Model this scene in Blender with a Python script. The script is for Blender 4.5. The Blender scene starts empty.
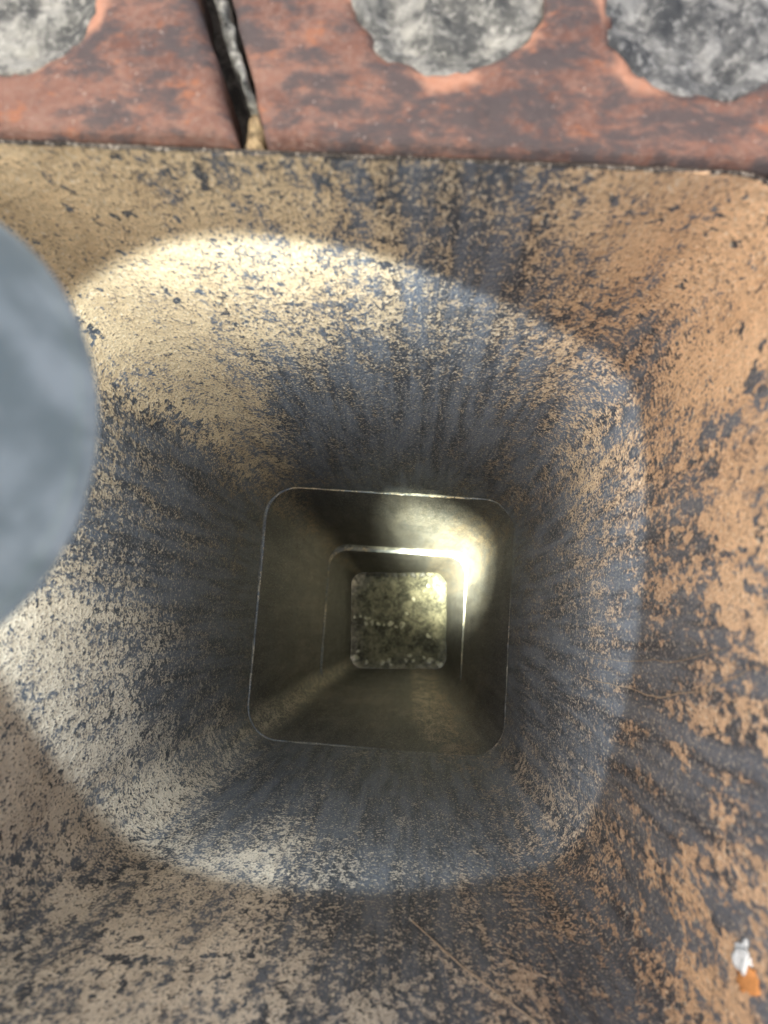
import bpy, bmesh, math, random
import numpy as np
from mathutils import Vector, Matrix, noise, geometry

random.seed(7)
rng = np.random.default_rng(7)
SC = bpy.context.scene
COL = SC.collection

# ------------------------------------------------------------------ camera
cam_data = bpy.data.cameras.new("camera")
cam = bpy.data.objects.new("camera", cam_data)
COL.objects.link(cam)
cam.matrix_world = Matrix((
    (0.99735303, -0.06059511, 0.04018902, 0.02963083),
    (0.06545573, 0.98890320, -0.13336420, 0.00229214),
    (-0.03166183, 0.13564179, 0.99025190, 0.21562184),
    (0, 0, 0, 1)))
cam_data.sensor_fit = 'HORIZONTAL'
cam_data.sensor_width = 36.0
cam_data.lens = 36.0 * 770.0 / 768.0
cam_data.clip_start = 0.004
cam_data.clip_end = 100.0
cam_data.dof.use_dof = True
cam_data.dof.focus_distance = 0.55
cam_data.dof.aperture_fstop = 15.0
SC.camera = cam

# ------------------------------------------------------------------ daylight
SUN_EL, SUN_AZ = math.radians(70), math.radians(190)     # azimuth measured from +X towards +Y
world = bpy.data.worlds.new("World")
SC.world = world
world.use_nodes = True
wn = world.node_tree
wn.nodes.clear()
w_out = wn.nodes.new("ShaderNodeOutputWorld")
w_bg = wn.nodes.new("ShaderNodeBackground")
w_sky = wn.nodes.new("ShaderNodeTexSky")
w_sky.sky_type = 'NISHITA'
w_sky.sun_disc = False
w_sky.sun_elevation = SUN_EL
w_sky.sun_rotation = math.radians(90) - SUN_AZ
w_sky.air_density = 1.0
w_sky.dust_density = 5.0
w_sky.ozone_density = 0.6
w_bg.inputs["Strength"].default_value = 0.13
wn.links.new(w_sky.outputs[0], w_bg.inputs["Color"])
wn.links.new(w_bg.outputs[0], w_out.inputs["Surface"])

sun_data = bpy.data.lights.new("sun", 'SUN')
sun_data.energy = 1.5
sun_data.angle = math.radians(100)         # hazy, overcast light from above
sun_data.color = (1.0, 0.93, 0.82)
sun = bpy.data.objects.new("sun", sun_data)
COL.objects.link(sun)
sun.rotation_euler = Vector((math.cos(SUN_EL) * math.cos(SUN_AZ), math.cos(SUN_EL) * math.sin(SUN_AZ),
                             math.sin(SUN_EL))).to_track_quat('Z', 'Y').to_euler()

SC.view_settings.view_transform = 'Standard'
SC.view_settings.look = 'None'
SC.view_settings.gamma = 1.0
SC.view_settings.exposure = 1.0
SC.cycles.max_bounces = 6
SC.cycles.diffuse_bounces = 4
SC.cycles.glossy_bounces = 2
SC.cycles.sample_clamp_indirect = 4.0
SC.cycles.use_denoising = True
SC.cycles.use_adaptive_sampling = True
SC.cycles.adaptive_threshold = 0.025


# ------------------------------------------------------------------ helpers
def link(name, mesh, mat=None, parent=None, smooth=True):
    o = bpy.data.objects.new(name, mesh)
    COL.objects.link(o)
    if parent is not None:
        o.parent = parent
    if mat is not None and not mesh.materials:
        mesh.materials.append(mat)
    if smooth:
        mesh.polygons.foreach_set("use_smooth", [True] * len(mesh.polygons))
    return o


def thing(name, label, cat, loc=(0, 0, 0), group=None):
    o = bpy.data.objects.new(name, None)
    COL.objects.link(o)
    o.empty_display_size = 0.05
    o.location = loc
    o["label"] = label
    o["category"] = cat
    if group:
        o["group"] = group
    return o


def pydata(name, verts, faces):
    me = bpy.data.meshes.new(name)
    me.from_pydata([tuple(v) for v in verts], [], faces)
    me.update()
    return me


def nz(p, s, seed=0.0):
    return noise.noise(Vector((p[0] * s + seed, p[1] * s - seed * 1.7, p[2] * s + seed * 0.6)))


def fbm(p, s, seed=0.0, oct=4):
    return noise.fractal(Vector((p[0] * s + seed, p[1] * s - seed * 1.7, p[2] * s + seed * 0.6)), 1.0, 2.1, oct)


class Nodes:
    """small wrapper for building node materials"""
    def __init__(self, name):
        self.mat = bpy.data.materials.new(name)
        self.mat.use_nodes = True
        self.t = self.mat.node_tree
        self.t.nodes.clear()
        self.out = self.t.nodes.new("ShaderNodeOutputMaterial")
        self.bsdf = self.t.nodes.new("ShaderNodeBsdfPrincipled")
        self.t.links.new(self.bsdf.outputs[0], self.out.inputs["Surface"])
        self.tc = self.t.nodes.new("ShaderNodeTexCoord")

    def put(self, sock, v):
        if hasattr(v, "is_output"):
            self.t.links.new(v, sock)
        elif isinstance(v, (tuple, list)) and len(v) == 3 and len(sock.default_value) == 4:
            sock.default_value = (*v, 1.0)
        else:
            sock.default_value = v

    def coords(self, scale=(1, 1, 1), loc=(0, 0, 0)):
        m = self.t.nodes.new("ShaderNodeMapping")
        self.t.links.new(self.tc.outputs["Object"], m.inputs["Vector"])
        m.inputs["Scale"].default_value = scale
        m.inputs["Location"].default_value = loc
        return m.outputs[0]

    def noise(self, scale, detail=4, rough=0.6, vec=None, distort=0.0, color=False):
        n = self.t.nodes.new("ShaderNodeTexNoise")
        self.t.links.new(vec if vec is not None else self.tc.outputs["Object"], n.inputs["Vector"])
        n.inputs["Scale"].default_value = scale
        n.inputs["Detail"].default_value = detail
        n.inputs["Roughness"].default_value = rough
        n.inputs["Distortion"].default_value = distort
        return n.outputs["Color" if color else "Fac"]

    def voronoi(self, scale, vec=None, feature='F1', out="Distance"):
        n = self.t.nodes.new("ShaderNodeTexVoronoi")
        n.feature = feature
        self.t.links.new(vec if vec is not None else self.tc.outputs["Object"], n.inputs["Vector"])
        n.inputs["Scale"].default_value = scale
        return n.outputs[out]

    def math(self, op, a, b=0.0, c=0.0, clamp=False):
        n = self.t.nodes.new("ShaderNodeMath")
        n.operation = op
        n.use_clamp = clamp
        for i, v in enumerate((a, b, c)):
            self.put(n.inputs[i], v)
        return n.outputs[0]

    def rng(self, v, a, b, c=0.0, d=1.0, smooth=True):
        n = self.t.nodes.new("ShaderNodeMapRange")
        n.interpolation_type = 'SMOOTHSTEP' if smooth else 'LINEAR'
        n.clamp = True
        self.put(n.inputs["Value"], v)
        for k, x in zip(("From Min", "From Max", "To Min", "To Max"), (a, b, c, d)):
            self.put(n.inputs[k], x)
        return n.outputs["Result"]

    def mix(self, fac, a, b, mode='MIX'):
        n = self.t.nodes.new("ShaderNodeMix")
        n.data_type = 'RGBA'
        n.blend_type = mode
        self.put(n.inputs[0], fac)
        self.put(n.inputs[6], a)
        self.put(n.inputs[7], b)
        return n.outputs[2]

    def fmix(self, fac, a, b):
        n = self.t.nodes.new("ShaderNodeMix")
        n.data_type = 'FLOAT'
        self.put(n.inputs[0], fac)
        self.put(n.inputs[2], a)
        self.put(n.inputs[3], b)
        return n.outputs[0]

    def attr(self, name):
        n = self.t.nodes.new("ShaderNodeAttribute")
        n.attribute_name = name
        return n.outputs["Fac"]

    def bump(self, height, dist, strength=1.0, prev=None):
        n = self.t.nodes.new("ShaderNodeBump")
        n.inputs["Strength"].default_value = strength
        n.inputs["Distance"].default_value = dist
        self.put(n.inputs["Height"], height)
        if prev is not None:
            self.t.links.new(prev, n.inputs["Normal"])
        return n.outputs[0]

    def finish(self, color, rough, normal=None, metallic=0.0, spec=0.5):
        self.put(self.bsdf.inputs["Base Color"], color)
        self.put(self.bsdf.inputs["Roughness"], rough)
        self.put(self.bsdf.inputs["Metallic"], metallic)
        self.put(self.bsdf.inputs["Specular IOR Level"], spec)
        if normal is not None:
            self.t.links.new(normal, self.bsdf.inputs["Normal"])
        return self.mat


# ------------------------------------------------------------------ materials
def clay_material():
    n = Nodes("sooted_fired_clay")
    soot, tone, coarse, ochre = n.attr("soot"), n.attr("tone"), n.attr("coarse"), n.attr("ochre")
    v = n.coords((1.0, 1.0, 0.6))
    vl = n.coords((1.0, 1.0, 0.42))
    fine = n.noise(270, 4, 0.66, v)
    grit = n.noise(760, 2, 0.6, v)
    mid = n.noise(66, 6, 0.70, vl, 0.3)
    big = n.noise(17, 4, 0.55, v)
    c = lambda v, k: n.math('MULTIPLY', n.math('SUBTRACT', v, 0.5), k)
    # coverage of the soot film: patchy threshold, big flakes where it peels
    f1 = n.math('ADD', n.math('ADD', c(fine, 7.6), c(mid, 4.8)), c(grit, 6.8))
    f2 = n.math('ADD', n.math('ADD', c(mid, 6.0), c(fine, 6.0)), c(n.noise(30, 3, 0.6, vl), 3.0))
    streak = n.noise(100, 3, 0.62, n.coords((1.0, 1.0, 0.07)))
    f = n.math('ADD', n.math('ADD', n.fmix(coarse, f1, f2), c(big, 1.6)), c(streak, 2.0))
    s = n.math('ADD', f, c(soot, 3.6))
    width = n.fmix(coarse, 1.05, 0.45)
    mask = n.rng(s, n.math('MULTIPLY', width, -1.0), width)
    # isolated black flecks in loose clusters on the cleaner clay
    fl = n.noise(150, 3, 0.6, n.coords((1.0, 1.0, 0.7), (0.31, 0.12, 0.5)))
    cl = n.noise(26, 3, 0.6, n.coords((1.0, 1.0, 0.6), (0.7, 0.4, 0.2)))
    fs = n.math('ADD', fl, n.math('ADD', c(cl, 0.55), c(soot, 0.13)))
    mask = n.math('MAXIMUM', mask, n.rng(fs, 0.570, 0.615))
    film = n.rng(soot, 0.35, 1.0, 0.0, 0.62)
    cover = n.math('MAXIMUM', n.math('MULTIPLY', mask, 0.95), film)
    cover = n.math('MAXIMUM', cover, n.math('MULTIPLY', n.attr("soot_shade"), n.rng(soot, 0.5, 0.82, 0.0, 1.25)))  # deep tiles covered further: shade of the shaft put into the colour
    cover = n.math('MINIMUM', cover, 0.96)
    # clay body: pale dusty clay, ochre and orange firing colours
    clay = n.mix(ochre, (0.68, 0.60, 0.48), (0.62, 0.465, 0.275))
    clay = n.mix(tone, clay, (0.63, 0.40, 0.235))
    clay = n.mix(n.rng(big, 0.35, 0.65), clay, n.mix(1.0, clay, (0.90, 0.88, 0.86), 'MULTIPLY'))
    clay = n.mix(n.rng(mid, 0.42, 0.62, 0.0, 0.8), clay, n.mix(1.0, clay, (0.86, 0.83, 0.80), 'MULTIPLY'))
    clay = n.mix(n.rng(fine, 0.42, 0.66, 0.0, 0.8), clay, n.mix(1.0, clay, (1.32, 1.30, 1.26), 'MULTIPLY'))
    clay = n.mix(n.rng(grit, 0.55, 0.66, 0.0, 0.75), clay, (0.20, 0.155, 0.115))
    clay = n.mix(n.rng(grit, 0.42, 0.30, 0.0, 0.55), clay, (0.68, 0.60, 0.46))
    black = n.mix(n.rng(n.math('ADD', n.math('MULTIPLY', mid, 0.35), n.math('MULTIPLY', streak, 0.65)), 0.39, 0.61), (0.026, 0.034, 0.047), (0.108, 0.124, 0.148))
    black = n.mix(n.attr("soot_shade"), black, n.mix(n.rng(n.math('ADD', n.math('MULTIPLY', big, 0.45), n.math('MULTIPLY', n.noise(60, 4, 0.65, n.coords((1.0, 1.0, 0.12))), 0.55)), 0.45, 0.62), (0.008, 0.009, 0.011), (0.072, 0.064, 0.054)))  # near-black tint paints the shaft's shade into the deep soot
    black = n.mix(n.rng(grit, 0.46, 0.32, 0.0, 0.9), black, (0.36, 0.315, 0.255))
    col = n.mix(cover, clay, black)
    h = n.math('ADD', n.math('MULTIPLY', mid, n.fmix(coarse, -0.8, -2.0)), n.math('MULTIPLY', fine, 1.2))
    h = n.math('ADD', h, n.math('MULTIPLY', grit, 0.7))
    b = n.bump(h, 0.0010, 1.0)
    rough = n.fmix(mask, 0.86, 0.60)
    return n.finish(col, rough, b, spec=0.35)


def brick_material():
    n = Nodes("red_brick")
    stretch = n.coords((1.0, 1.6, 1.0))
    big = n.noise(26, 5, 0.6, stretch, 0.2)
    mid = n.noise(80, 6, 0.70, stretch, 0.15)
    fine = n.noise(420, 4, 0.6)
    col = n.mix(n.rng(big, 0.36, 0.64), (0.125, 0.062, 0.046), (0.205, 0.108, 0.078))
    col = n.mix(n.rng(mid, 0.54, 0.64, 0.0, 0.8), col, (0.27, 0.112, 0.060))
    col = n.mix(n.rng(fine, 0.40, 0.66, 0.0, 0.5), col, (0.225, 0.145, 0.112))
    m2 = n.noise(58, 6, 0.74, n.coords((1.0, 2.0, 1.0), (0.4, 0.7, 0.1)), 0.15)
    big2 = n.noise(15, 4, 0.55, n.coords((1.0, 1.2, 1.0), (1.4, 0.2, 0.9)))
    dirt = n.math('ADD', n.math('MULTIPLY', m2, 0.6), n.math('MULTIPLY', big2, 0.4))
    dm = n.rng(dirt, 0.465, 0.565, 0.0, 0.85)
    col = n.mix(dm, col, (0.060, 0.055, 0.056))
    col = n.mix(n.rng(n.noise(700, 2, 0.5), 0.68, 0.76, 0.0, 0.6), col, (0.45, 0.36, 0.30))
    col = n.mix(n.attr("scar"), col, n.mix(fine, (0.33, 0.14, 0.08), (0.45, 0.26, 0.18)))
    h = n.math('ADD', mid, n.math('MULTIPLY', fine, 0.4))
    b = n.bump(h, 0.0016, 0.8)
    return n.finish(col, 0.82, b, spec=0.3)


def mortar_material(name, light, dark, lo=0.40, hi=0.60, fs=1.0):
    n = Nodes(name)
    big = n.noise(70 * fs, 5, 0.65, distort=0.4)
    fine = n.noise(420 * fs, 4, 0.7)
    col = n.mix(n.rng(big, lo, hi), dark, light)
    col = n.mix(n.rng(fine, 0.50, 0.66, 0.0, 0.6), col, tuple(min(0.8, c * 1.45) for c in light))
    col = n.mix(n.rng(n.noise(240 * fs, 4, 0.65, n.coords(loc=(0.3, 0.2, 0.6))), 0.52, 0.66, 0.0, 0.75), col, dark)
    h = n.math('ADD', big, n.math('MULTIPLY', fine, 0.5))
    b = n.bump(h, 0.0014, 0.8)
    return n.finish(col, 0.9, b, spec=0.25)


def plain_clay(name, col, var=0.8):
    n = Nodes(name)
    f = n.noise(500, 5, 0.65)
    c = n.mix(n.rng(f, 0.35, 0.65), tuple(x * var for x in col), col)
    return n.finish(c, 0.85, n.bump(f, 0.0004, 0.7), spec=0.3)


def metal_material():
    n = Nodes("grey_torch_metal")
    f = n.noise(70, 4, 0.6, n.coords((1, 1, 0.6)))
    c = n.mix(n.rng(f, 0.38, 0.62), (0.42, 0.48, 0.45), (0.74, 0.79, 0.74))
    return n.finish(c, n.rng(f, 0.3, 0.7, 0.6, 0.75), n.bump(n.noise(600, 3, 0.5), 0.0002, 0.3),
                    metallic=0.0, spec=0.25)


def rubber_material():
    n = Nodes("black_rubber")
    f = n.noise(400, 3, 0.5)
    return n.finish(n.mix(f, (0.02, 0.02, 0.022), (0.04, 0.04, 0.042)), 0.7, n.bump(f, 0.0002, 0.4))


def lens_material():
    n = Nodes("lit_torch_lens")
    f = n.noise(120, 2, 0.5)
    n.put(n.bsdf.inputs["Emission Color"], (0.93, 1.0, 0.82))
    n.put(n.bsdf.inputs["Emission Strength"], 6.0)
    return n.finish(n.mix(f, (0.7, 0.72, 0.7), (0.8, 0.82, 0.8)), 0.15)


M_CLAY = clay_material()
M_BRICK = brick_material()
M_PLUG = mortar_material("grey_white_mortar", (0.29, 0.285, 0.25), (0.070, 0.072, 0.068), 0.40, 0.62, 0.8)
M_PLUG_DARK = mortar_material("sooty_grey_mortar", (0.235, 0.235, 0.22), (0.045, 0.048, 0.050), 0.40, 0.64, 0.7)
M_MORTAR = mortar_material("old_joint_mortar", (0.22, 0.20, 0.165), (0.05, 0.046, 0.04))
M_BED = mortar_material("dark_bed_mortar", (0.09, 0.08, 0.07), (0.03, 0.028, 0.026))
M_RUBBLE = mortar_material("rubble_mortar", (0.125, 0.108, 0.072), (0.022, 0.020, 0.014), 0.34, 0.68, 0.36)
M_CRUMB = mortar_material("pale_crumb_mortar", (0.40, 0.36, 0.27), (0.15, 0.125, 0.085), 0.38, 0.55, 0.4)
M_SCRATCH = plain_clay("scraped_clay", (0.36, 0.27, 0.19), 0.7)
M_TAN = plain_clay("tan_clay_smear", (0.42, 0.31, 0.17), 0.25)
M_ORANGE = plain_clay("raw_orange_clay", (0.62, 0.27, 0.09), 0.8)
M_WHITE = plain_clay("white_mortar_dab", (0.72, 0.74, 0.74), 0.7)
M_METAL = metal_material()
M_RUBBER = rubber_material()
M_LENS = lens_material()

# ------------------------------------------------------------------ where the soot lies
# (x, y, z, amount): observed soot cover on the liner's inner face, raised deep left as painted shade, metres
SOOT = np.array([
    (-0.104,0.140,-0.017,0.08),(-0.082,0.140,-0.021,0.12),(-0.056,0.140,-0.025,0.50),(-0.032,0.140,-0.023,0.60),(-0.012,0.140,-0.028,0.28),(0.006,0.140,-0.014,0.50),
    (0.025,0.140,-0.025,0.85),(0.035,0.140,-0.030,1.00),(0.044,0.140,-0.011,0.60),(0.069,0.140,-0.015,0.15),(0.099,0.140,-0.018,0.12),(0.120,0.140,-0.017,0.08),
    (0.055,0.140,-0.057,0.85),(0.068,0.140,-0.077,1.05),(0.079,0.140,-0.062,0.20),(0.091,0.140,-0.053,0.12),(0.122,0.140,-0.094,0.15),(0.102,0.140,-0.097,0.50),
    (0.130,0.140,-0.161,1.05),(0.140,0.125,-0.152,0.80),(0.140,0.125,-0.086,0.20),(-0.085,0.140,-0.079,0.08),(-0.043,0.140,-0.058,0.18),(-0.020,0.140,-0.060,0.28),
    (0.010,0.140,-0.061,0.35),(-0.016,0.140,-0.091,0.35),(-0.049,0.140,-0.104,0.32),(0.026,0.140,-0.091,0.50),(0.044,0.140,-0.104,0.80),(0.063,0.140,-0.124,0.70),
    (0.096,0.140,-0.152,0.35),(0.123,0.140,-0.204,0.40),(0.140,0.118,-0.205,0.30),(0.096,0.140,-0.208,0.72),(-0.011,0.140,-0.134,0.58),(-0.048,0.140,-0.152,0.35),
    (-0.085,0.140,-0.157,0.28),(-0.113,0.140,-0.135,0.15),(-0.140,0.135,-0.180,0.12),(-0.116,0.140,-0.226,0.25),(-0.140,0.137,-0.119,0.10),(-0.124,0.140,-0.066,0.08),
    (0.017,0.140,-0.171,0.92),(-0.015,0.140,-0.248,0.93),(0.029,0.140,-0.312,0.95),(-0.045,0.140,-0.233,0.92),(0.066,0.140,-0.255,0.90),(0.115,0.140,-0.321,0.78),
    (0.013,0.140,-0.502,0.95),(-0.080,0.140,-0.482,0.80),(0.104,0.140,-0.474,0.85),(-0.111,0.140,-0.289,0.30),(-0.112,0.140,-0.374,0.35),(-0.114,0.140,-0.492,0.42),
    (-0.117,0.140,-0.631,0.50),(-0.140,0.100,-0.220,0.80),(-0.140,0.103,-0.319,0.86),(-0.140,0.066,-0.267,0.75),(-0.140,0.034,-0.209,0.70),(-0.140,0.076,-0.447,0.90),
    (-0.140,0.030,-0.298,0.85),(-0.140,0.008,-0.513,0.95),(-0.140,0.001,-0.205,0.70),(-0.140,-0.020,-0.161,0.25),(-0.140,-0.036,-0.126,0.12),(-0.140,-0.032,-0.214,0.45),
    (-0.140,-0.024,-0.295,0.75),(-0.140,-0.060,-0.432,0.90),(-0.140,-0.058,-0.252,0.50),(-0.140,-0.059,-0.172,0.35),(-0.140,-0.087,-0.384,0.75),(-0.140,-0.010,-0.111,0.10),
    (-0.140,0.017,-0.131,0.40),(-0.140,0.070,-0.137,0.60),(-0.140,-0.109,-0.560,0.60),(-0.140,-0.120,-0.453,0.55),(-0.140,-0.129,-0.373,0.40),(-0.140,-0.131,-0.291,0.30),
    (-0.140,-0.130,-0.243,0.27),(-0.140,-0.093,-0.150,0.20),(-0.140,-0.126,-0.190,0.30),(-0.114,-0.140,-0.194,0.70),(-0.140,-0.128,-0.150,0.42),(-0.110,-0.140,-0.111,0.45),
    (-0.086,-0.140,-0.172,0.35),(-0.084,-0.140,-0.107,0.30),(-0.046,-0.140,-0.114,0.30),(-0.106,-0.140,-0.079,0.70),(-0.060,-0.140,-0.500,0.92),(0.031,-0.140,-0.490,0.95),
    (-0.080,-0.140,-0.379,0.85),(-0.003,-0.140,-0.344,0.90),(0.072,-0.140,-0.428,0.93),(-0.027,-0.140,-0.268,0.62),(-0.049,-0.140,-0.226,0.40),(0.004,-0.140,-0.257,0.72),
    (0.045,-0.140,-0.287,0.80),(-0.029,-0.140,-0.206,0.35),(0.086,-0.140,-0.320,0.80),(0.113,-0.140,-0.441,0.80),(0.124,-0.140,-0.354,0.70),(-0.035,-0.140,-0.158,0.55),
    (-0.003,-0.140,-0.165,0.85),(0.034,-0.140,-0.173,1.00),(0.058,-0.140,-0.166,0.75),(0.015,-0.140,-0.117,0.65),(-0.002,-0.140,-0.089,0.48),(0.043,-0.140,-0.113,0.62),
    (0.077,-0.140,-0.138,0.60),(0.089,-0.140,-0.105,0.60),(0.113,-0.140,-0.189,0.60),(0.086,-0.140,-0.211,0.75),(-0.037,-0.140,-0.083,0.35),(0.113,-0.140,-0.109,0.95),
    (0.134,-0.140,-0.159,0.90),(0.140,0.082,-0.516,0.85),(0.140,0.024,-0.446,0.85),(0.140,-0.014,-0.352,0.88),(0.140,-0.055,-0.405,0.95),(0.140,0.088,-0.301,0.65),
    (0.140,0.111,-0.249,0.50),(0.140,0.084,-0.202,0.45),(0.140,0.045,-0.267,0.70),(0.140,0.051,-0.199,0.60),(0.140,0.018,-0.160,0.60),(0.140,0.008,-0.215,0.68),
    (0.140,-0.026,-0.233,0.75),(0.140,-0.042,-0.190,0.60),(0.140,-0.073,-0.252,0.70),(0.140,-0.114,-0.334,0.65),(0.140,-0.064,-0.309,0.82),(0.140,0.076,-0.134,0.75),
    (0.140,0.035,-0.125,0.95),(0.140,-0.000,-0.123,1.00),(0.140,-0.025,-0.115,0.95),(0.140,0.048,-0.095,0.55),(0.140,0.067,-0.048,0.20),(0.140,0.103,-0.048,0.08),
    (0.140,0.087,-0.085,0.20),(0.140,0.030,-0.065,0.40),(0.140,0.041,-0.033,0.25),(0.140,0.009,-0.064,0.35),(0.140,-0.011,-0.047,0.80),(0.140,-0.017,-0.082,1.00),
    (0.140,0.003,-0.033,0.40),(0.140,-0.026,-0.040,0.15),(0.140,-0.036,-0.082,0.40),(0.140,-0.055,-0.127,1.05),(0.140,-0.078,-0.139,1.10),(0.140,-0.080,-0.101,0.60),
    (0.140,-0.057,-0.081,0.30),(0.140,-0.047,-0.040,0.60),(0.140,-0.087,-0.090,0.35),(0.140,-0.070,-0.047,0.70),(0.140,-0.108,-0.090,0.50),(0.140,-0.088,-0.054,0.60),
    (0.140,-0.111,-0.137,0.50),(0.140,-0.125,-0.222,0.60),(0.140,-0.109,-0.046,0.25),(0.137,-0.140,-0.114,0.70),(0.140,-0.110,-0.062,0.50),(-0.140,0.000,-0.750,1.00),
    (0.000,0.140,-0.750,0.95),(0.140,0.000,-0.750,0.95),(0.000,-0.140,-0.750,0.78),(-0.130,0.130,-0.750,0.62),(-0.133,-0.133,-0.750,0.58),(-0.140,-0.095,-0.750,0.90),
    (-0.095,-0.140,-0.750,0.88),(-0.140,0.095,-0.750,0.88),(-0.095,0.140,-0.750,0.90),(0.130,0.130,-0.750,0.70),(0.130,-0.130,-0.750,0.80),(0.090,-0.140,-0.750,0.62),
    (-0.140,0.000,-1.100,1.00),(0.000,0.140,-1.100,0.95),(0.140,0.000,-1.100,0.95),(0.000,-0.140,-1.100,0.78),(-0.130,0.130,-1.100,0.62),(-0.133,-0.133,-1.100,0.58),
    (-0.140,-0.095,-1.100,0.90),(-0.095,-0.140,-1.100,0.88),(-0.140,0.095,-1.100,0.88),(-0.095,0.140,-1.100,0.90),(0.130,0.130,-1.100,0.70),(0.130,-0.130,-1.100,0.80),
    (0.090,-0.140,-1.100,0.62),(-0.140,0.000,-1.600,1.00),(0.000,0.140,-1.600,0.95),(0.140,0.000,-1.600,0.95),(0.000,-0.140,-1.600,0.78),(-0.130,0.130,-1.600,0.62),
    (-0.133,-0.133,-1.600,0.58),(-0.140,-0.095,-1.600,0.90),(-0.095,-0.140,-1.600,0.88),(-0.140,0.095,-1.600,0.88),(-0.095,0.140,-1.600,0.90),(0.130,0.130,-1.600,0.70),
    (0.130,-0.130,-1.600,0.80),(0.090,-0.140,-1.600,0.62),(-0.140,0.000,-2.000,1.00),(0.000,0.140,-2.000,0.95),(0.140,0.000,-2.000,0.95),(0.000,-0.140,-2.000,0.78),
    (-0.130,0.130,-2.000,0.62),(-0.133,-0.133,-2.000,0.58),(-0.140,-0.095,-2.000,0.90),(-0.095,-0.140,-2.000,0.88),(-0.140,0.095,-2.000,0.88),(-0.095,0.140,-2.000,0.90),
    (0.130,0.130,-2.000,0.70),(0.130,-0.130,-2.000,0.80),(0.090,-0.140,-2.000,0.62),
])


def fields(P):
    """soot cover, clay tone and flake size at the wall points P (n, 3)"""
    def space(Q):
        w = 0.11 * np.log(np.clip(0.20 - Q[:, 2], 0.05, None))
        return np.stack([Q[:, 0], Q[:, 1], w], 1)
    a, b = space(P), space(SOOT[:, :3])
    out = np.empty(len(P))
    for i in range(0, len(P), 8000):
        d2 = ((a[i:i + 8000, None, :] - b[None]) ** 2).sum(2)
        wgt = np.exp(-d2 / (2 * 0.0175 ** 2)) + 1e-5 / (1 + d2 * 4e3) ** 2
        out[i:i + 8000] = (wgt * SOOT[None, :, 3]).sum(1) / wgt.sum(1)
    x, y, z = P[:, 0], P[:, 1], P[:, 2]
    out = np.where(z > -0.0008, 0.75, out)              # dark line along the rim
    sm = lambda v, lo, hi: (lambda t: t * t * (3 - 2 * t))(np.clip((v - lo) / (hi - lo), 0, 1))
    right = sm(x, 0.02, 0.14)
    tone = np.clip(0.12 + 0.80 * right * (1 - 0.55 * sm(-z, 0.12, 0.34)) + 0.15 * sm(-y, 0.1, 0.14) * right, 0, 1)
    coarse = sm(x, 0.112, 0.138) * (1 - sm(y, 0.03, 0.09)) * (1 - sm(-z, 0.14, 0.24))
    coarse = np.maximum(coarse, 0.55 * sm(-y, 0.12, 0.139) * (1 - sm(-z, 0.10, 0.22)))
    out = np.where(z > -0.4, np.clip(0.5 + (out - 0.5) * 1.16, 0.03, 1.0), out)
    out = out - 0.05 * coarse * (z < -0.0016)
    ochre = sm(y, -0.10, 0.12)
    return out, tone, coarse, ochre


# ------------------------------------------------------------------ flue liner
HALF, RAD = 0.14, 0.036
NPER = 400


def outline(half, rad, n=NPER):
    """rounded square as n evenly spaced points with outward normals"""
    s = half - rad
    straight, arc = 2 * s, rad * math.pi / 2
    total = 4 * (straight + arc)
    pts = []
    for i in range(n):
        d = i / n * total
        side = int(d // (straight + arc))
        d -= side * (straight + arc)
        if d < straight:
            p, nn = (half, -s + d), (1.0, 0.0)
        else:
            a = (d - straight) / rad
            p, nn = (s + rad * math.cos(a), s + rad * math.sin(a)), (math.cos(a), math.sin(a))
        for _ in range(side):
            p, nn = (-p[1], p[0]), (-nn[1], nn[0])
        pts.append((p[0], p[1], nn[0], nn[1]))
    return pts


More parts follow.
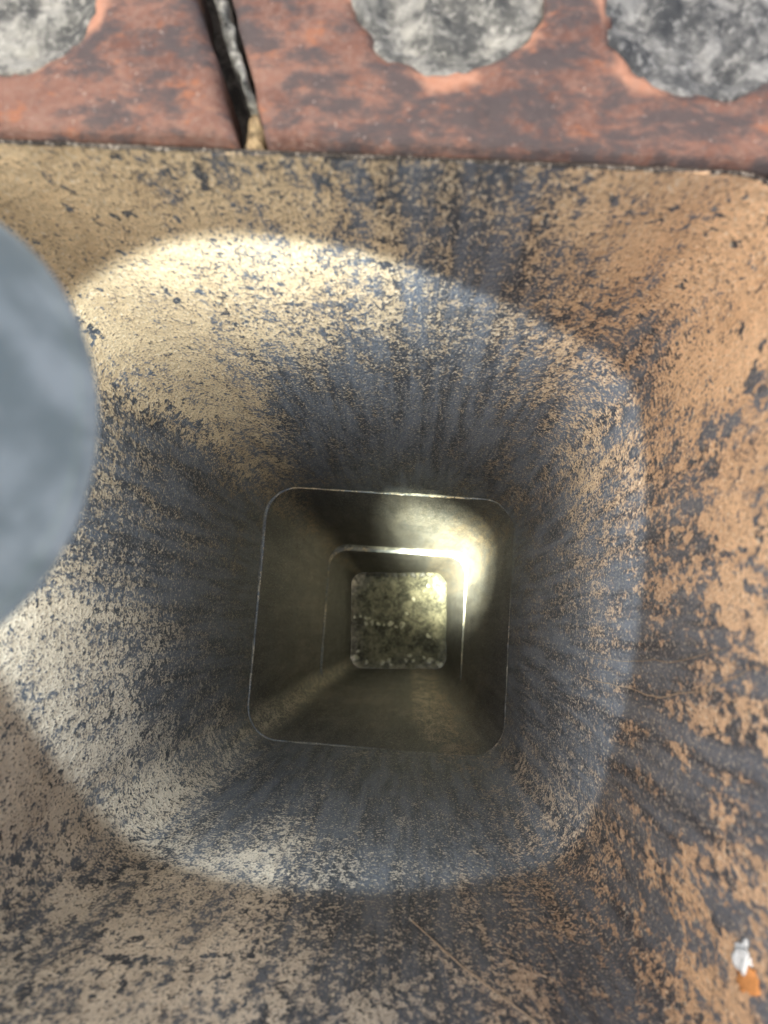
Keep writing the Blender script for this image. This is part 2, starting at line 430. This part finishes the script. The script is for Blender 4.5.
def flue_tile(parent, ztop, zbot, dx=0.0, dy=0.0, rot=0.0, half=HALF, nz_rows=150, top_thick=0.016,
              socket=0.0, twist=0.0, flare=0.0, seed=0.0):
    """one fired clay liner tile, open top and bottom, its inner face finely divided"""
    verts, faces = [], []
    depth = ztop - zbot
    rows = [(0.0, top_thick * 0.5)]
    for k in range(5):                                   # rounded inner lip
        a = k / 4 * math.pi / 2
        rows.append((0.0006 * (1 - math.sin(a)) * 0 + 0.0006 * (1 - math.cos(a)), 0.0006 * (1 - math.sin(a))))
    for k in range(1, nz_rows + 1):
        t = k / nz_rows
        rows.append((0.0006 + (depth - 0.0006) * (0.35 * t + 0.65 * t * t), 0.0))
    nin = len(rows)
    rows.append((depth, 0.016))
    if socket > 0:
        rows += [(socket + 0.006, 0.016), (socket, top_thick), (0.0006, top_thick)]
    else:
        rows += [(0.002, top_thick), (0.0, top_thick - 0.002)]
    for ri, (d, off) in enumerate(rows):
        z = ztop - d
        ang = math.radians(rot + twist * min(1, d / depth))
        ca, sa = math.cos(ang), math.sin(ang)
        fl = -flare * max(0.0, 1 - d / 0.06)
        rad = RAD if not socket else RAD - 0.013 * max(0.0, 1 - d / 0.2)
        for (x, y, ux, uy) in outline(half, rad):
            o = off + fl
            p = (x + ux * o, y + uy * o, z)
            if 0 < ri < nin:
                w = 0.0010 * nz(p, 7, seed) + 0.00022 * fbm(p, 45, seed + 3) + 0.00022 * nz(p, 210, seed + 5)
                if socket and d < socket + 0.004:
                    w = min(w, 0.0)
                if d < 0.02:
                    w -= 0.0008 * abs(fbm(p, 120, seed + 9)) * (1 - d / 0.02)
                p = (p[0] + ux * w, p[1] + uy * w, z + (0.0009 * fbm(p, 90, seed) if d < 0.003 else 0))
            verts.append((p[0] * ca - p[1] * sa + dx, p[0] * sa + p[1] * ca + dy, p[2]))
    n = NPER
    R_ = len(rows)
    for r in range(R_):
        r2 = (r + 1) % R_
        for i in range(n):
            j = (i + 1) % n
            faces.append((r * n + i, r2 * n + i, r2 * n + j, r * n + j))
    me = pydata("flue_tile", verts, faces)
    P = np.array(verts)
    s, t, c, oc = fields(P)
    if not socket:                                        # less soot on the lips, paints in the light on these ledges
        lip_cover = np.array([0.62 + 0.75 * fbm(q, 14, seed) for q in verts])
        s = np.where(P[:, 2] > ztop - 0.0012, np.clip(lip_cover + 0.12, 0.35, 1.0), s)
    soot_shade = np.where(P[:, 2] > -0.0008, 1.0, 0.0) if socket else np.where(P[:, 2] > ztop - 0.0012, 0.0, 0.75)  # full on the top rim; deep tiles carry painted shade, their lips none
    for nm, arr in (("soot_shade", soot_shade), ("soot", s), ("tone", t), ("coarse", c), ("ochre", oc)):
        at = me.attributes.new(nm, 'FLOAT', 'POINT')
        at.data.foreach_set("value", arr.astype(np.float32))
    return link("flue_tile", me, M_CLAY, parent)


def mortar_ring(parent, z, dx, dy, rot, half, proud, thick, seed):
    """uneven squeeze of mortar in the joint above a tile"""
    ring = outline(half, RAD, 300)
    verts, faces = [], []
    prof = ((0.010, 0.5), (0.001, 0.5), (-0.6, 0.30), (-1.0, 0.0), (-0.6, -0.3), (0.001, -0.5), (0.010, -0.5))
    ca, sa = math.cos(math.radians(rot)), math.sin(math.radians(rot))
    for (x, y, ux, uy) in ring:
        q = (x, y, z)
        a = max(-0.6, fbm(q, 22, seed) * 0.9 + 0.25)
        for (o, zz) in prof:
            oo = o if o > 0 else o * proud * a
            t = thick * (0.75 + 0.5 * nz(q, 60, seed + 4))
            w = 0.0003 * fbm((x, y, zz), 160, seed + 2)
            px, py = x + ux * (oo + w), y + uy * (oo + w)
            verts.append((px * ca - py * sa + dx, px * sa + py * ca + dy, z + zz * t))
    m, n = len(prof), len(ring)
    for i in range(n):
        j = (i + 1) % n
        for k in range(m - 1):
            faces.append((i * m + k, i * m + k + 1, j * m + k + 1, j * m + k))
        faces.append((i * m + m - 1, i * m, j * m, j * m + m - 1))
    return link("mortar_joint", pydata("mortar_joint", verts, faces), M_MORTAR, parent)


liner = thing("flue_liner", "square clay flue liner with rounded corners, tan walls streaked with black soot", "flue liner",
              (0, 0, -2.02))
L0 = Matrix.Translation((0, 0, 2.02))


def keep_world(o):
    """the empty stands at the liner's foot while the meshes are written in world coordinates"""
    o.matrix_parent_inverse = L0
    return o


T1 = keep_world(flue_tile(liner, 0.0, -0.6385, nz_rows=230, top_thick=0.0007, socket=0.064, flare=0.0005, seed=1.0))
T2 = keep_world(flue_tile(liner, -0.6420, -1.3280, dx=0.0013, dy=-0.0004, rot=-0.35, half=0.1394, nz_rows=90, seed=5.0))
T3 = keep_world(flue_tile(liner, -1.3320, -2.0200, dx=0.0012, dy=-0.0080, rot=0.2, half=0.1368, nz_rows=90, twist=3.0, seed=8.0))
T1["label"] = "topmost clay tile, patchy tan, orange and black"
T2["label"] = "middle clay tile, dark with soot and painted-in shade"
T3["label"] = "lowest clay tile, lit yellow by the torch"
mortar_ring(T2, -0.6403, 0.0004, -0.0002, -0.2, 0.1400, 0.0016, 0.0032, 2.0)
mortar_ring(T3, -1.3300, 0.0, -0.004, 0.1, 0.1395, 0.0022, 0.0040, 6.0)


def ribbon(parent, pts, width, axis, mat, seed=0.0):
    """thin raised scrape following wall points; axis = wall normal pointing into the flue"""
    dense = []
    for a, b in zip(pts[:-1], pts[1:]):
        a, b = Vector(a), Vector(b)
        k = max(4, int((b - a).length / 0.003))
        dense += [a.lerp(b, i / k) for i in range(k)]
    dense.append(Vector(pts[-1]))
    N = Vector(axis)
    verts, faces = [], []
    for i, p in enumerate(dense):
        q = dense[min(i + 1, len(dense) - 1)] - dense[max(i - 1, 0)]
        side = N.cross(q).normalized()
        p = p + side * 0.0012 * fbm(p, 35, seed) * min(1, i / 3)
        w = width * (0.55 + 0.6 * abs(nz(p, 130, seed))) * math.sin(math.pi * (0.08 + 0.84 * i / (len(dense) - 1)))
        verts += [p + side * w - N * 0.0012, p + N * 0.0004, p - side * w - N * 0.0012]
        if i:
            o = 3 * i
            faces += [(o - 3, o, o + 1, o - 2), (o - 2, o + 1, o + 2, o - 1)]
    o = link("scratch", pydata("scratch", verts, faces), mat, parent)
    return o


XR = 0.1392
ribbon(T1, [(XR, -0.0277, -0.290), (XR, -0.0255, -0.200), (XR, -0.0246, -0.1283), (XR, -0.017, -0.075), (XR, -0.0049, -0.0274)],
       0.0008, (-1, 0, 0), M_SCRATCH, 1.0)
ribbon(T1, [(XR, -0.014, -0.26), (XR, -0.012, -0.17), (XR, -0.0075, -0.10), (XR, -0.0005, -0.05)], 0.0006, (-1, 0, 0), M_SCRATCH, 4.0)
ribbon(T1, [(0.040, -0.1395, -0.172), (0.062, -0.1395, -0.125), (0.0827, -0.1395, -0.0893), (0.089, -0.1395, -0.078)],
       0.0005, (0, 1, 0), M_SCRATCH, 7.0)


# ------------------------------------------------------------------ top course of the chimney
chimney = thing("chimney_wall", "top course of weathered red cored bricks around the square flue", "brick wall", (0, 0, -0.42))
C0 = Matrix.Translation((0, 0, 0.42))
BTOP, BBOT = 0.004, -0.058


def brick_mesh(poly, holes, seed, rough_edges=0.0009):
    """brick with cored holes: plan outline poly (ccw), holes (cx, cy, rx, ry)"""
    def densify(pts, step):
        out = []
        for a, b in zip(pts, pts[1:] + pts[:1]):
            L = math.hypot(b[0] - a[0], b[1] - a[1])
            k = max(1, int(L / step))
            for i in range(k):
                out.append((a[0] + (b[0] - a[0]) * i / k, a[1] + (b[1] - a[1]) * i / k))
        return out
    loop = densify(poly, 0.0022)
    n = len(loop)
    jl = []
    for i, p in enumerate(loop):
        a, b = loop[i - 1], loop[(i + 1) % n]
        tx, ty = b[0] - a[0], b[1] - a[1]
        L = math.hypot(tx, ty) or 1
        w = rough_edges * (fbm((p[0], p[1], seed), 70, seed) * 1.2 - 0.5)
        jl.append((p[0] + ty / L * w, p[1] - tx / L * w))
    loops = [jl]
    for (cx, cy, rx, ry) in holes:
        m = 72
        hl = []
        for i in range(m):
            a = 2 * math.pi * i / m
            r = 1 + 0.10 * fbm((math.cos(a), math.sin(a), cx * 9), 1.6, seed) + 0.04 * nz((math.cos(a), math.sin(a), cx), 7, seed)
            hl.append((cx + rx * r * math.cos(a), cy + ry * r * math.sin(a)))
        loops.append(hl)
    xs, ys = [p[0] for p in jl], [p[1] for p in jl]
    pts, edges = [], []
    for lp in loops:
        o = len(pts)
        pts += lp
        edges += [(o + i, o + (i + 1) % len(lp)) for i in range(len(lp))]
    rr = random.Random(int(seed * 10))
    step = 0.0024
    B = np.array([q for lp in loops for q in lp])
    yy = min(ys)
    while yy < max(ys):
        xx = min(xs)
        while xx < max(xs):
            q = (xx + rr.uniform(-.4, .4) * step, yy + rr.uniform(-.4, .4) * step)
            if ((B - q) ** 2).sum(1).min() > 0.0011 ** 2:
                pts.append(q)
            xx += step
        yy += step
    vv, ee, ff, *_ = geometry.delaunay_2d_cdt([Vector(p) for p in pts], edges, [], 0, 1e-7)

    def inside(p, lp):
        c = False
        for i in range(len(lp)):
            a, b = lp[i], lp[i - 1]
            if (a[1] > p[1]) != (b[1] > p[1]) and p[0] < (b[0] - a[0]) * (p[1] - a[1]) / (b[1] - a[1]) + a[0]:
                c = not c
        return c
    faces = []
    for f in ff:
        c = sum((vv[i] for i in f), Vector((0, 0))) / len(f)
        if inside(c, jl) and not any(inside(c, h) for h in loops[1:]):
            faces.append(tuple(f))
    V = np.array([tuple(v) for v in vv])
    verts = []
    for p in V:
        d = math.sqrt(((B - p) ** 2).sum(1).min())
        e = max(0.0, 1 - d / 0.004)
        q = (p[0], p[1], seed)
        z = BTOP - 0.0018 * e * e * (1 + 0.8 * nz(q, 90, seed)) + 0.0007 * fbm(q, 30, seed) + 0.00035 * fbm(q, 160, seed + 2)
        z -= 0.0022 * max(0, fbm(q, 55, seed + 4) - 0.55) * 1.5
        verts.append((p[0], p[1], z))
    # boundary edges get walls
    cnt = {}
    for f in faces:
        for a, b in zip(f, f[1:] + f[:1]):
            cnt[(a, b)] = 1
    low = {}

    def lower(i, zz):
        if i not in low:
            low[i] = len(verts)
            verts.append((verts[i][0], verts[i][1], zz))
        return low[i]
    extra = []
    for (a, b) in list(cnt):
        if (b, a) not in cnt:
            extra.append((b, a, lower(a, BBOT), lower(b, BBOT)))
    me = pydata("brick", verts, faces + extra)
    scar = np.zeros(len(verts), np.float32)               # fresh broken clay on the flue side of each core hole
    for i, p in enumerate(verts):
        for k, (cx, cy, rx, ry) in enumerate(holes):
            u, w = (p[0] - cx) / rx, (p[1] - cy) / ry
            f = math.hypot(u, w)
            if 0.85 < f < 1.3 and w < 0.1:
                s = nz((p[0], p[1], 0.1), 55, seed + k) + 0.25 - abs(f - 1.04) * 4.0
                scar[i] = max(scar[i], min(1.0, max(0.0, s * 4)))
    me.attributes.new("scar", 'FLOAT', 'POINT').data.foreach_set("value", scar)
    return me


def plug_mesh(cx, cy, rx, ry, seed, lump=0.0040, top=-0.0008):
    """lumpy mortar filling of a core hole"""
    verts, faces = [], []
    nr, na = 34, 90
    for r in range(nr + 1):
        for a in range(na):
            t = 2 * math.pi * a / na
            f = r / nr * 1.14
            x, y = cx + rx * f * math.cos(t), cy + ry * f * math.sin(t)
            q = (x, y, 0.0)
            z = top + lump * (fbm(q, 70, seed, 5) * 0.9 + 0.5 * nz(q, 28, seed + 2)) + 0.0030 * max(0, f - 0.7) / 0.3 - 0.004 * max(0, f - 1.0) / 0.1
            z += 0.0012 * max(0.0, nz(q, 260, seed + 5)) + 0.0008 * abs(nz(q, 430, seed + 8))
            verts.append((x, y, z))
    for r in range(nr):
        for a in range(na):
            b = (a + 1) % na
            faces.append((r * na + a, (r + 1) * na + a, (r + 1) * na + b, r * na + b))
    o = len(verts)
    for a in range(na):
        x, y, _ = verts[nr * na + a]
        verts.append((x, y, BBOT))
    for a in range(na):
        b = (a + 1) % na
        faces.append((nr * na + a, o + a, o + b, nr * na + b))
    return pydata("mortar_plug", verts, faces)


def brick(poly, holes, plugs, seed, label=None):
    o = link("brick", brick_mesh(poly, holes, seed), M_BRICK, chimney)
    o.matrix_parent_inverse = C0
    if label:
        o["label"] = label
    for k, (h, mt) in enumerate(zip(holes, plugs)):
        p = link("mortar_plug", plug_mesh(*h, seed + k * 3.3), mt, o)
    return o


IN = 0.1404
left_brick = brick([(-0.262, IN), (-0.0300, IN), (-0.0395, 0.168), (-0.0480, 0.1896), (-0.0600, 0.232), (-0.262, 0.232)],
                   [(-0.108, 0.1865, 0.0288, 0.0262), (-0.185, 0.187, 0.028, 0.027)], [M_PLUG, M_PLUG], 3.0,
                   "brick left of the open vertical joint")
right_brick = brick([(-0.0215, IN + 0.0002), (0.2150, IN + 0.0002), (0.2150, 0.232), (-0.0500, 0.232), (-0.0378, 0.1900), (-0.0310, 0.170), (-0.0255, 0.1535)],
                    [(0.0300, 0.1925, 0.0290, 0.0280), (0.1085, 0.1900, 0.0298, 0.0290), (0.182, 0.190, 0.024, 0.027)],
                    [M_PLUG, M_PLUG_DARK, M_PLUG], 9.0, "brick right of the open vertical joint, two grey mortar cores showing")

# mortar left clinging to the right brick's end, and a clay smear closing the joint at the flue
def lump_strip(name, pts, width, ztop, zbot, mat, parent, seed):
    verts, faces = [], []
    K = 130
    for i in range(K + 1):
        t = i / K * (len(pts) - 1)
        k = min(int(t), len(pts) - 2)
        u = t - k
        x = pts[k][0] * (1 - u) + pts[k + 1][0] * u
        y = pts[k][1] * (1 - u) + pts[k + 1][1] * u
        w = width[k] * (1 - u) + width[k + 1] * u
        for j in range(7):
            s = j / 6
            q = (x - w * s, y, 0)
            e = 1 - abs(2 * s - 1) ** 3
            z = ztop - 0.004 * (1 - e) + 0.0030 * fbm((q[0], q[1], 0.3), 190, seed) - 0.002 * s
            jx = 0.0014 * fbm((q[0], q[1], s), 200, seed + 3)
            verts.append((q[0] + jx, y, z if 0 < j < 6 else zbot))
    for i in range(K):
        for j in range(6):
            a = i * 7 + j
            faces.append((a, a + 1, a + 8, a + 7))
    faces.append(tuple(range(6, -1, -1)))
    faces.append(tuple(K * 7 + j for j in range(7)))
    return link(name, pydata(name, verts, faces), mat, parent)


strip = lump_strip("mortar_strip", [(-0.0276, 0.1565), (-0.0312, 0.168), (-0.0375, 0.188), (-0.0500, 0.2315)],
                   [0.0022, 0.0040, 0.0052, 0.0060], 0.0022, -0.05, M_PLUG, right_brick, 2.0)
smear = lump_strip("clay_smear", [(-0.0218, 0.1407), (-0.0226, 0.1445), (-0.0238, 0.1490), (-0.0248, 0.1515)],
                   [0.0080, 0.0074, 0.0062, 0.0048], 0.0012, -0.05, M_TAN, right_brick, 5.0)


def box_mesh(name, x0, x1, y0, y1, z0, z1):
    v = [(x, y, z) for z in (z0, z1) for y in (y0, y1) for x in (x0, x1)]
    f = [(0, 2, 3, 1), (4, 5, 7, 6), (0, 1, 5, 4), (1, 3, 7, 5), (3, 2, 6, 7), (2, 0, 4, 6)]
    return pydata(name, v, f)


# the course goes on round the flue, out of the picture
full = brick_mesh([(0, 0.141), (0.219, 0.141), (0.219, 0.232), (0, 0.232)],
                  [(0.036, 0.1865, 0.026, 0.026), (0.1095, 0.1865, 0.026, 0.026), (0.183, 0.1865, 0.026, 0.026)], 14.0)
bat = brick_mesh([(0, 0.141), (0.138, 0.141), (0.138, 0.232), (0, 0.232)],
                 [(0.036, 0.1865, 0.026, 0.026), (0.1000, 0.1865, 0.026, 0.026)], 17.0)
closer = brick_mesh([(0, 0.141), (0.044, 0.141), (0.044, 0.232), (0, 0.232)], [], 19.0)
plug = plug_mesh(0.0, 0.0, 0.026, 0.026, 31.0)
full_h, bat_h = (0.036, 0.1095, 0.183), (0.036, 0.100)
for ang, x0, me, hs in ((-90, -0.1365, full, full_h), (-90, 0.0935, bat, bat_h),
                        (180, -0.1365, full, full_h), (180, 0.0935, bat, bat_h),
                        (90, -0.1365, full, full_h), (90, 0.0925, closer, ())):
    o = link("brick", me, M_BRICK, chimney)
    Mx = Matrix.Rotation(math.radians(ang), 4, 'Z') @ Matrix.Translation((x0, 0, 0))
    o.matrix_parent_inverse = C0
    o.matrix_basis = Mx
    for hx in hs:
        p = link("mortar_plug", plug, M_PLUG, o)
        p.location = (hx, 0.1865, 0)


def bed_mesh():
    """mortar and hidden masonry under the top course, a square ring"""
    bm = bmesh.new()
    def ring(half, z):
        return [bm.verts.new((sx * half, sy * half, z)) for sx, sy in ((-1, -1), (1, -1), (1, 1), (-1, 1))]
    a, b, c, d = ring(0.1585, -0.0615), ring(0.232, -0.0615), ring(0.232, -0.42), ring(0.1585, -0.42)
    for p, q in ((a, b), (b, c), (c, d), (d, a)):
        for i in range(4):
            j = (i + 1) % 4
            bm.faces.new((p[i], q[i], q[j], p[j]))
    bmesh.ops.recalc_face_normals(bm, faces=bm.faces)
    me = bpy.data.meshes.new("mortar_bed")
    bm.to_mesh(me)
    bm.free()
    return me


bed = link("mortar_bed", bed_mesh(), M_BED, chimney, smooth=False)
bed.matrix_parent_inverse = C0
# dark old mortar deep in the open joint and in the corner behind the tile's rounded edge
for nm, args in (("joint_filling", (-0.0560, -0.0225, 0.1455, 0.2300, -0.0610, -0.0300)),
                 ):
    o = link(nm, box_mesh(nm, *args), M_BED, chimney, smooth=False)
    o.matrix_parent_inverse = C0


v = []
for z, e in ((-0.06, 0.0), (0.0, 0.0), (0.0022, 0.0022)):
    v += [(0.1285 + e, 0.1406, z), (0.1406, 0.1406, z), (0.1406, 0.1285 + e, z)]
o = link("corner_filling", pydata("corner_filling", v, [(0, 1, 4, 3), (1, 2, 5, 4), (2, 0, 3, 5), (3, 4, 7, 6), (4, 5, 8, 7), (5, 3, 6, 8), (6, 7, 8)]),
         M_BED, chimney, smooth=False)
o.matrix_parent_inverse = C0


# ------------------------------------------------------------------ small bits stuck to the tile wall
def lump_mesh(name, r, squash, seed, sub=3, amp=0.35):
    bm = bmesh.new()
    bmesh.ops.create_icosphere(bm, subdivisions=sub, radius=1.0)
    for v in bm.verts:
        k = 1 + amp * fbm(v.co, 1.3, seed) + 0.12 * nz(v.co, 5, seed)
        v.co = Vector((v.co.x * squash[0], v.co.y * squash[1], v.co.z * squash[2])) * (r * k)
    me = bpy.data.meshes.new(name)
    bm.to_mesh(me)
    bm.free()
    return me


o = link("mortar_dab", lump_mesh("mortar_dab", 0.0028, (0.5, 1.3, 2.4), 4.0, 4, 0.8), M_WHITE)
o.location = (0.1396, -0.0953, -0.0440)
o.rotation_euler = (math.radians(-24), 0, 0)
o["label"], o["category"] = "small white dab of mortar on the orange tile wall", "mortar dab"
o = link("clay_chip", lump_mesh("clay_chip", 0.0030, (0.35, 1.4, 2.4), 11.0, 4, 0.7), M_ORANGE)
o.location = (0.1398, -0.0996, -0.0405)
o.rotation_euler = (math.radians(-24), 0, 0)
o["label"], o["category"] = "bright orange clay chip just below the white mortar dab", "clay chip"

# ------------------------------------------------------------------ rubble at the bottom of the flue
rubble = thing("rubble_pile", "pale mortar rubble lying at the bottom of the flue", "rubble", (0, -0.008, -2.13))
R0 = Matrix.Translation((0, 0.008, 2.13))
N = 150
verts, faces = [], []
for j in range(N + 1):
    for i in range(N + 1):
        x, y = -0.15 + 0.30 * i / N, -0.158 + 0.30 * j / N
        q = (x, y, 0.2)
        z = -2.052 + 0.012 * fbm(q, 16, 3, 5) + 0.007 * abs(nz(q, 55, 8)) + 0.004 * fbm(q, 120, 2)
        verts.append((x, y, z))
for j in range(N):
    for i in range(N):
        a = j * (N + 1) + i
        faces.append((a, a + 1, a + N + 2, a + N + 1))
o = link("ash_bed", pydata("ash_bed", verts, faces), M_RUBBLE, rubble)
o.matrix_parent_inverse = R0
shapes = [lump_mesh("mortar_crumb", 0.011, (1.2, 0.9, 0.7), s, 2, 0.5) for s in (3.0, 6.0, 9.0, 13.0)]
spots = []
for k in range(9):                                        # the pale ridge across the middle
    u = k / 8
    spots.append((-0.128 + 0.14 * u, -0.004 - 0.018 * u + random.uniform(-.010, .010), random.uniform(.25, .85)))
for k in range(11):                                       # loosely along the lower edge
    spots.append((-0.12 + 0.24 * k / 10 + random.uniform(-.016, .016), -0.128 + random.uniform(-.010, .030), random.uniform(.25, .85)))
for k in range(7):
    spots.append((random.uniform(-.12, .12), random.uniform(-.12, .11), random.uniform(.3, .6)))
for k, (x, y, s) in enumerate(spots):
    o = link("mortar_crumb", shapes[k % 4], M_CRUMB if k < 9 or k % 3 else M_RUBBLE, rubble)
    o.matrix_parent_inverse = R0
    q = (x, y, 0.2)
    z = -2.052 + 0.012 * fbm(q, 16, 3, 5) + 0.007 * abs(nz(q, 55, 8))
    o.matrix_basis = (Matrix.Translation((x, y, z + 0.003)) @ Matrix.Rotation(random.uniform(0, 6.28), 4, 'Z') @ Matrix.Scale(s, 4))
dark_lump = lump_mesh("dark_lump", 0.008, (1.5, 0.8, 0.9), 21.0, 2, 0.4)
for x in (-0.098, -0.070, -0.045, -0.018, 0.008, 0.035, 0.062, 0.083):  # dark lumps modelling the small gaps along this edge
    o = link("dark_lump", dark_lump, M_BED, rubble)
    o.matrix_parent_inverse = R0
    o.matrix_basis = (Matrix.Translation((x, 0.122 + 0.05 * x + random.uniform(-.002, .002), -2.020)) @
                      Matrix.Rotation(random.uniform(-.5, .5), 4, 'Z') @ Matrix.Scale(random.uniform(.6, 1.1), 4))
ft = link("hearth_slab", box_mesh("hearth_slab", -0.17, 0.17, -0.178, 0.162, -2.13, -2.085), M_BED, rubble, smooth=False)
ft.matrix_parent_inverse = R0

# ------------------------------------------------------------------ torch held beside the lens
TP = Vector((-0.056, 0.0255, 0.101))                        # middle of the front rim
TD = Vector((0.090, 0.067, -0.994)).normalized()           # where it points
torch = thing("torch", "grey metal torch held at the left, shining down into the flue", "torch")
torch.matrix_world = Matrix.Translation(TP) @ TD.to_track_quat('-Z', 'Y').to_matrix().to_4x4()


def lathe(name, prof, mat, seg=96, ridges=None, cap_start=False, cap_end=False):
    verts, faces = [], []
    for (r, z) in prof:
        for i in range(seg):
            a = 2 * math.pi * i / seg
            rr = r
            if ridges and ridges[0] <= z <= ridges[1]:
                rr += ridges[2] * (1 if (i // 2) % 2 else -1)
            verts.append((rr * math.cos(a), rr * math.sin(a), z))
    for k in range(len(prof) - 1):
        for i in range(seg):
            j = (i + 1) % seg
            faces.append((k * seg + i, k * seg + j, (k + 1) * seg + j, (k + 1) * seg + i))
    if cap_start:
        faces.append(tuple(range(seg - 1, -1, -1)))
    if cap_end:
        o = (len(prof) - 1) * seg
        faces.append(tuple(o + i for i in range(seg)))
    o = link(name, pydata(name, verts, faces), mat, torch)
    o.data.set_sharp_from_angle(angle=math.radians(32))
    return o


# local -Z is forward; the rim is at z = 0
lathe("head", [(0.0330, 0.0060), (0.0382, 0.0062), (0.0382, 0.020), (0.0382, 0.034), (0.0375, 0.042), (0.0363, 0.050), (0.0297, 0.062), (0.0236, 0.070), (0.0226, 0.074)], M_METAL)
lathe("bezel", [(0.0330, 0.004), (0.0335, 0.0004), (0.0376, 0.0), (0.0380, 0.0003), (0.0382, 0.0010), (0.0382, 0.0060)], M_METAL)
lathe("grip", [(0.0223, 0.074), (0.0223, 0.082), (0.0216, 0.083), (0.0218, 0.090), (0.0218, 0.150), (0.0216, 0.157), (0.0223, 0.158), (0.0223, 0.166)],
      M_METAL, ridges=(0.086, 0.152, 0.0006))
lathe("tail_cap", [(0.0216, 0.1665), (0.0226, 0.168), (0.0226, 0.184), (0.0209, 0.188), (0.0132, 0.189)], M_METAL, cap_end=True)
lathe("switch_button", [(0.0094, 0.1892), (0.0094, 0.1915), (0.0077, 0.1930)], M_RUBBER, 40, cap_end=True)
lathe("lens", [(0.0316, 0.0052), (0.0165, 0.0047), (0.0022, 0.0045)], M_LENS, 64, cap_end=True)


def beam(name, power, half_deg, blend, color, aim=None, size=0.004):
    d = bpy.data.lights.new(name, 'SPOT')
    d.energy = power
    d.spot_size = math.radians(2 * half_deg)
    d.spot_blend = blend
    d.color = color
    d.shadow_soft_size = size
    o = bpy.data.objects.new(name, d)
    COL.objects.link(o)
    o.parent = torch
    if aim is None:
        o.location = (0, 0, -0.001)
    else:
        o.matrix_world = torch.matrix_world @ Matrix.Translation((0, 0, -0.001))
        want = (Vector(aim) - TP).normalized()
        loc = torch.matrix_world.to_3x3().inverted() @ want
        o.matrix_parent_inverse = Matrix.Identity(4)
        o.matrix_basis = Matrix.Translation((0, 0, -0.001)) @ loc.to_track_quat('-Z', 'Y').to_matrix().to_4x4()
    return o


HOT = (0.1340, 0.121, -1.60)
beam("torch_spill", 4.3, 33.3, 0.11, (0.74, 0.89, 1.0))
for power, half in ((1300.0, 3.4), (1400.0, 5.0), (480.0, 6.4), (12.0, 10.0)):
    beam("torch_beam", power, half, 1.0, (0.92, 1.0, 0.78), HOT)
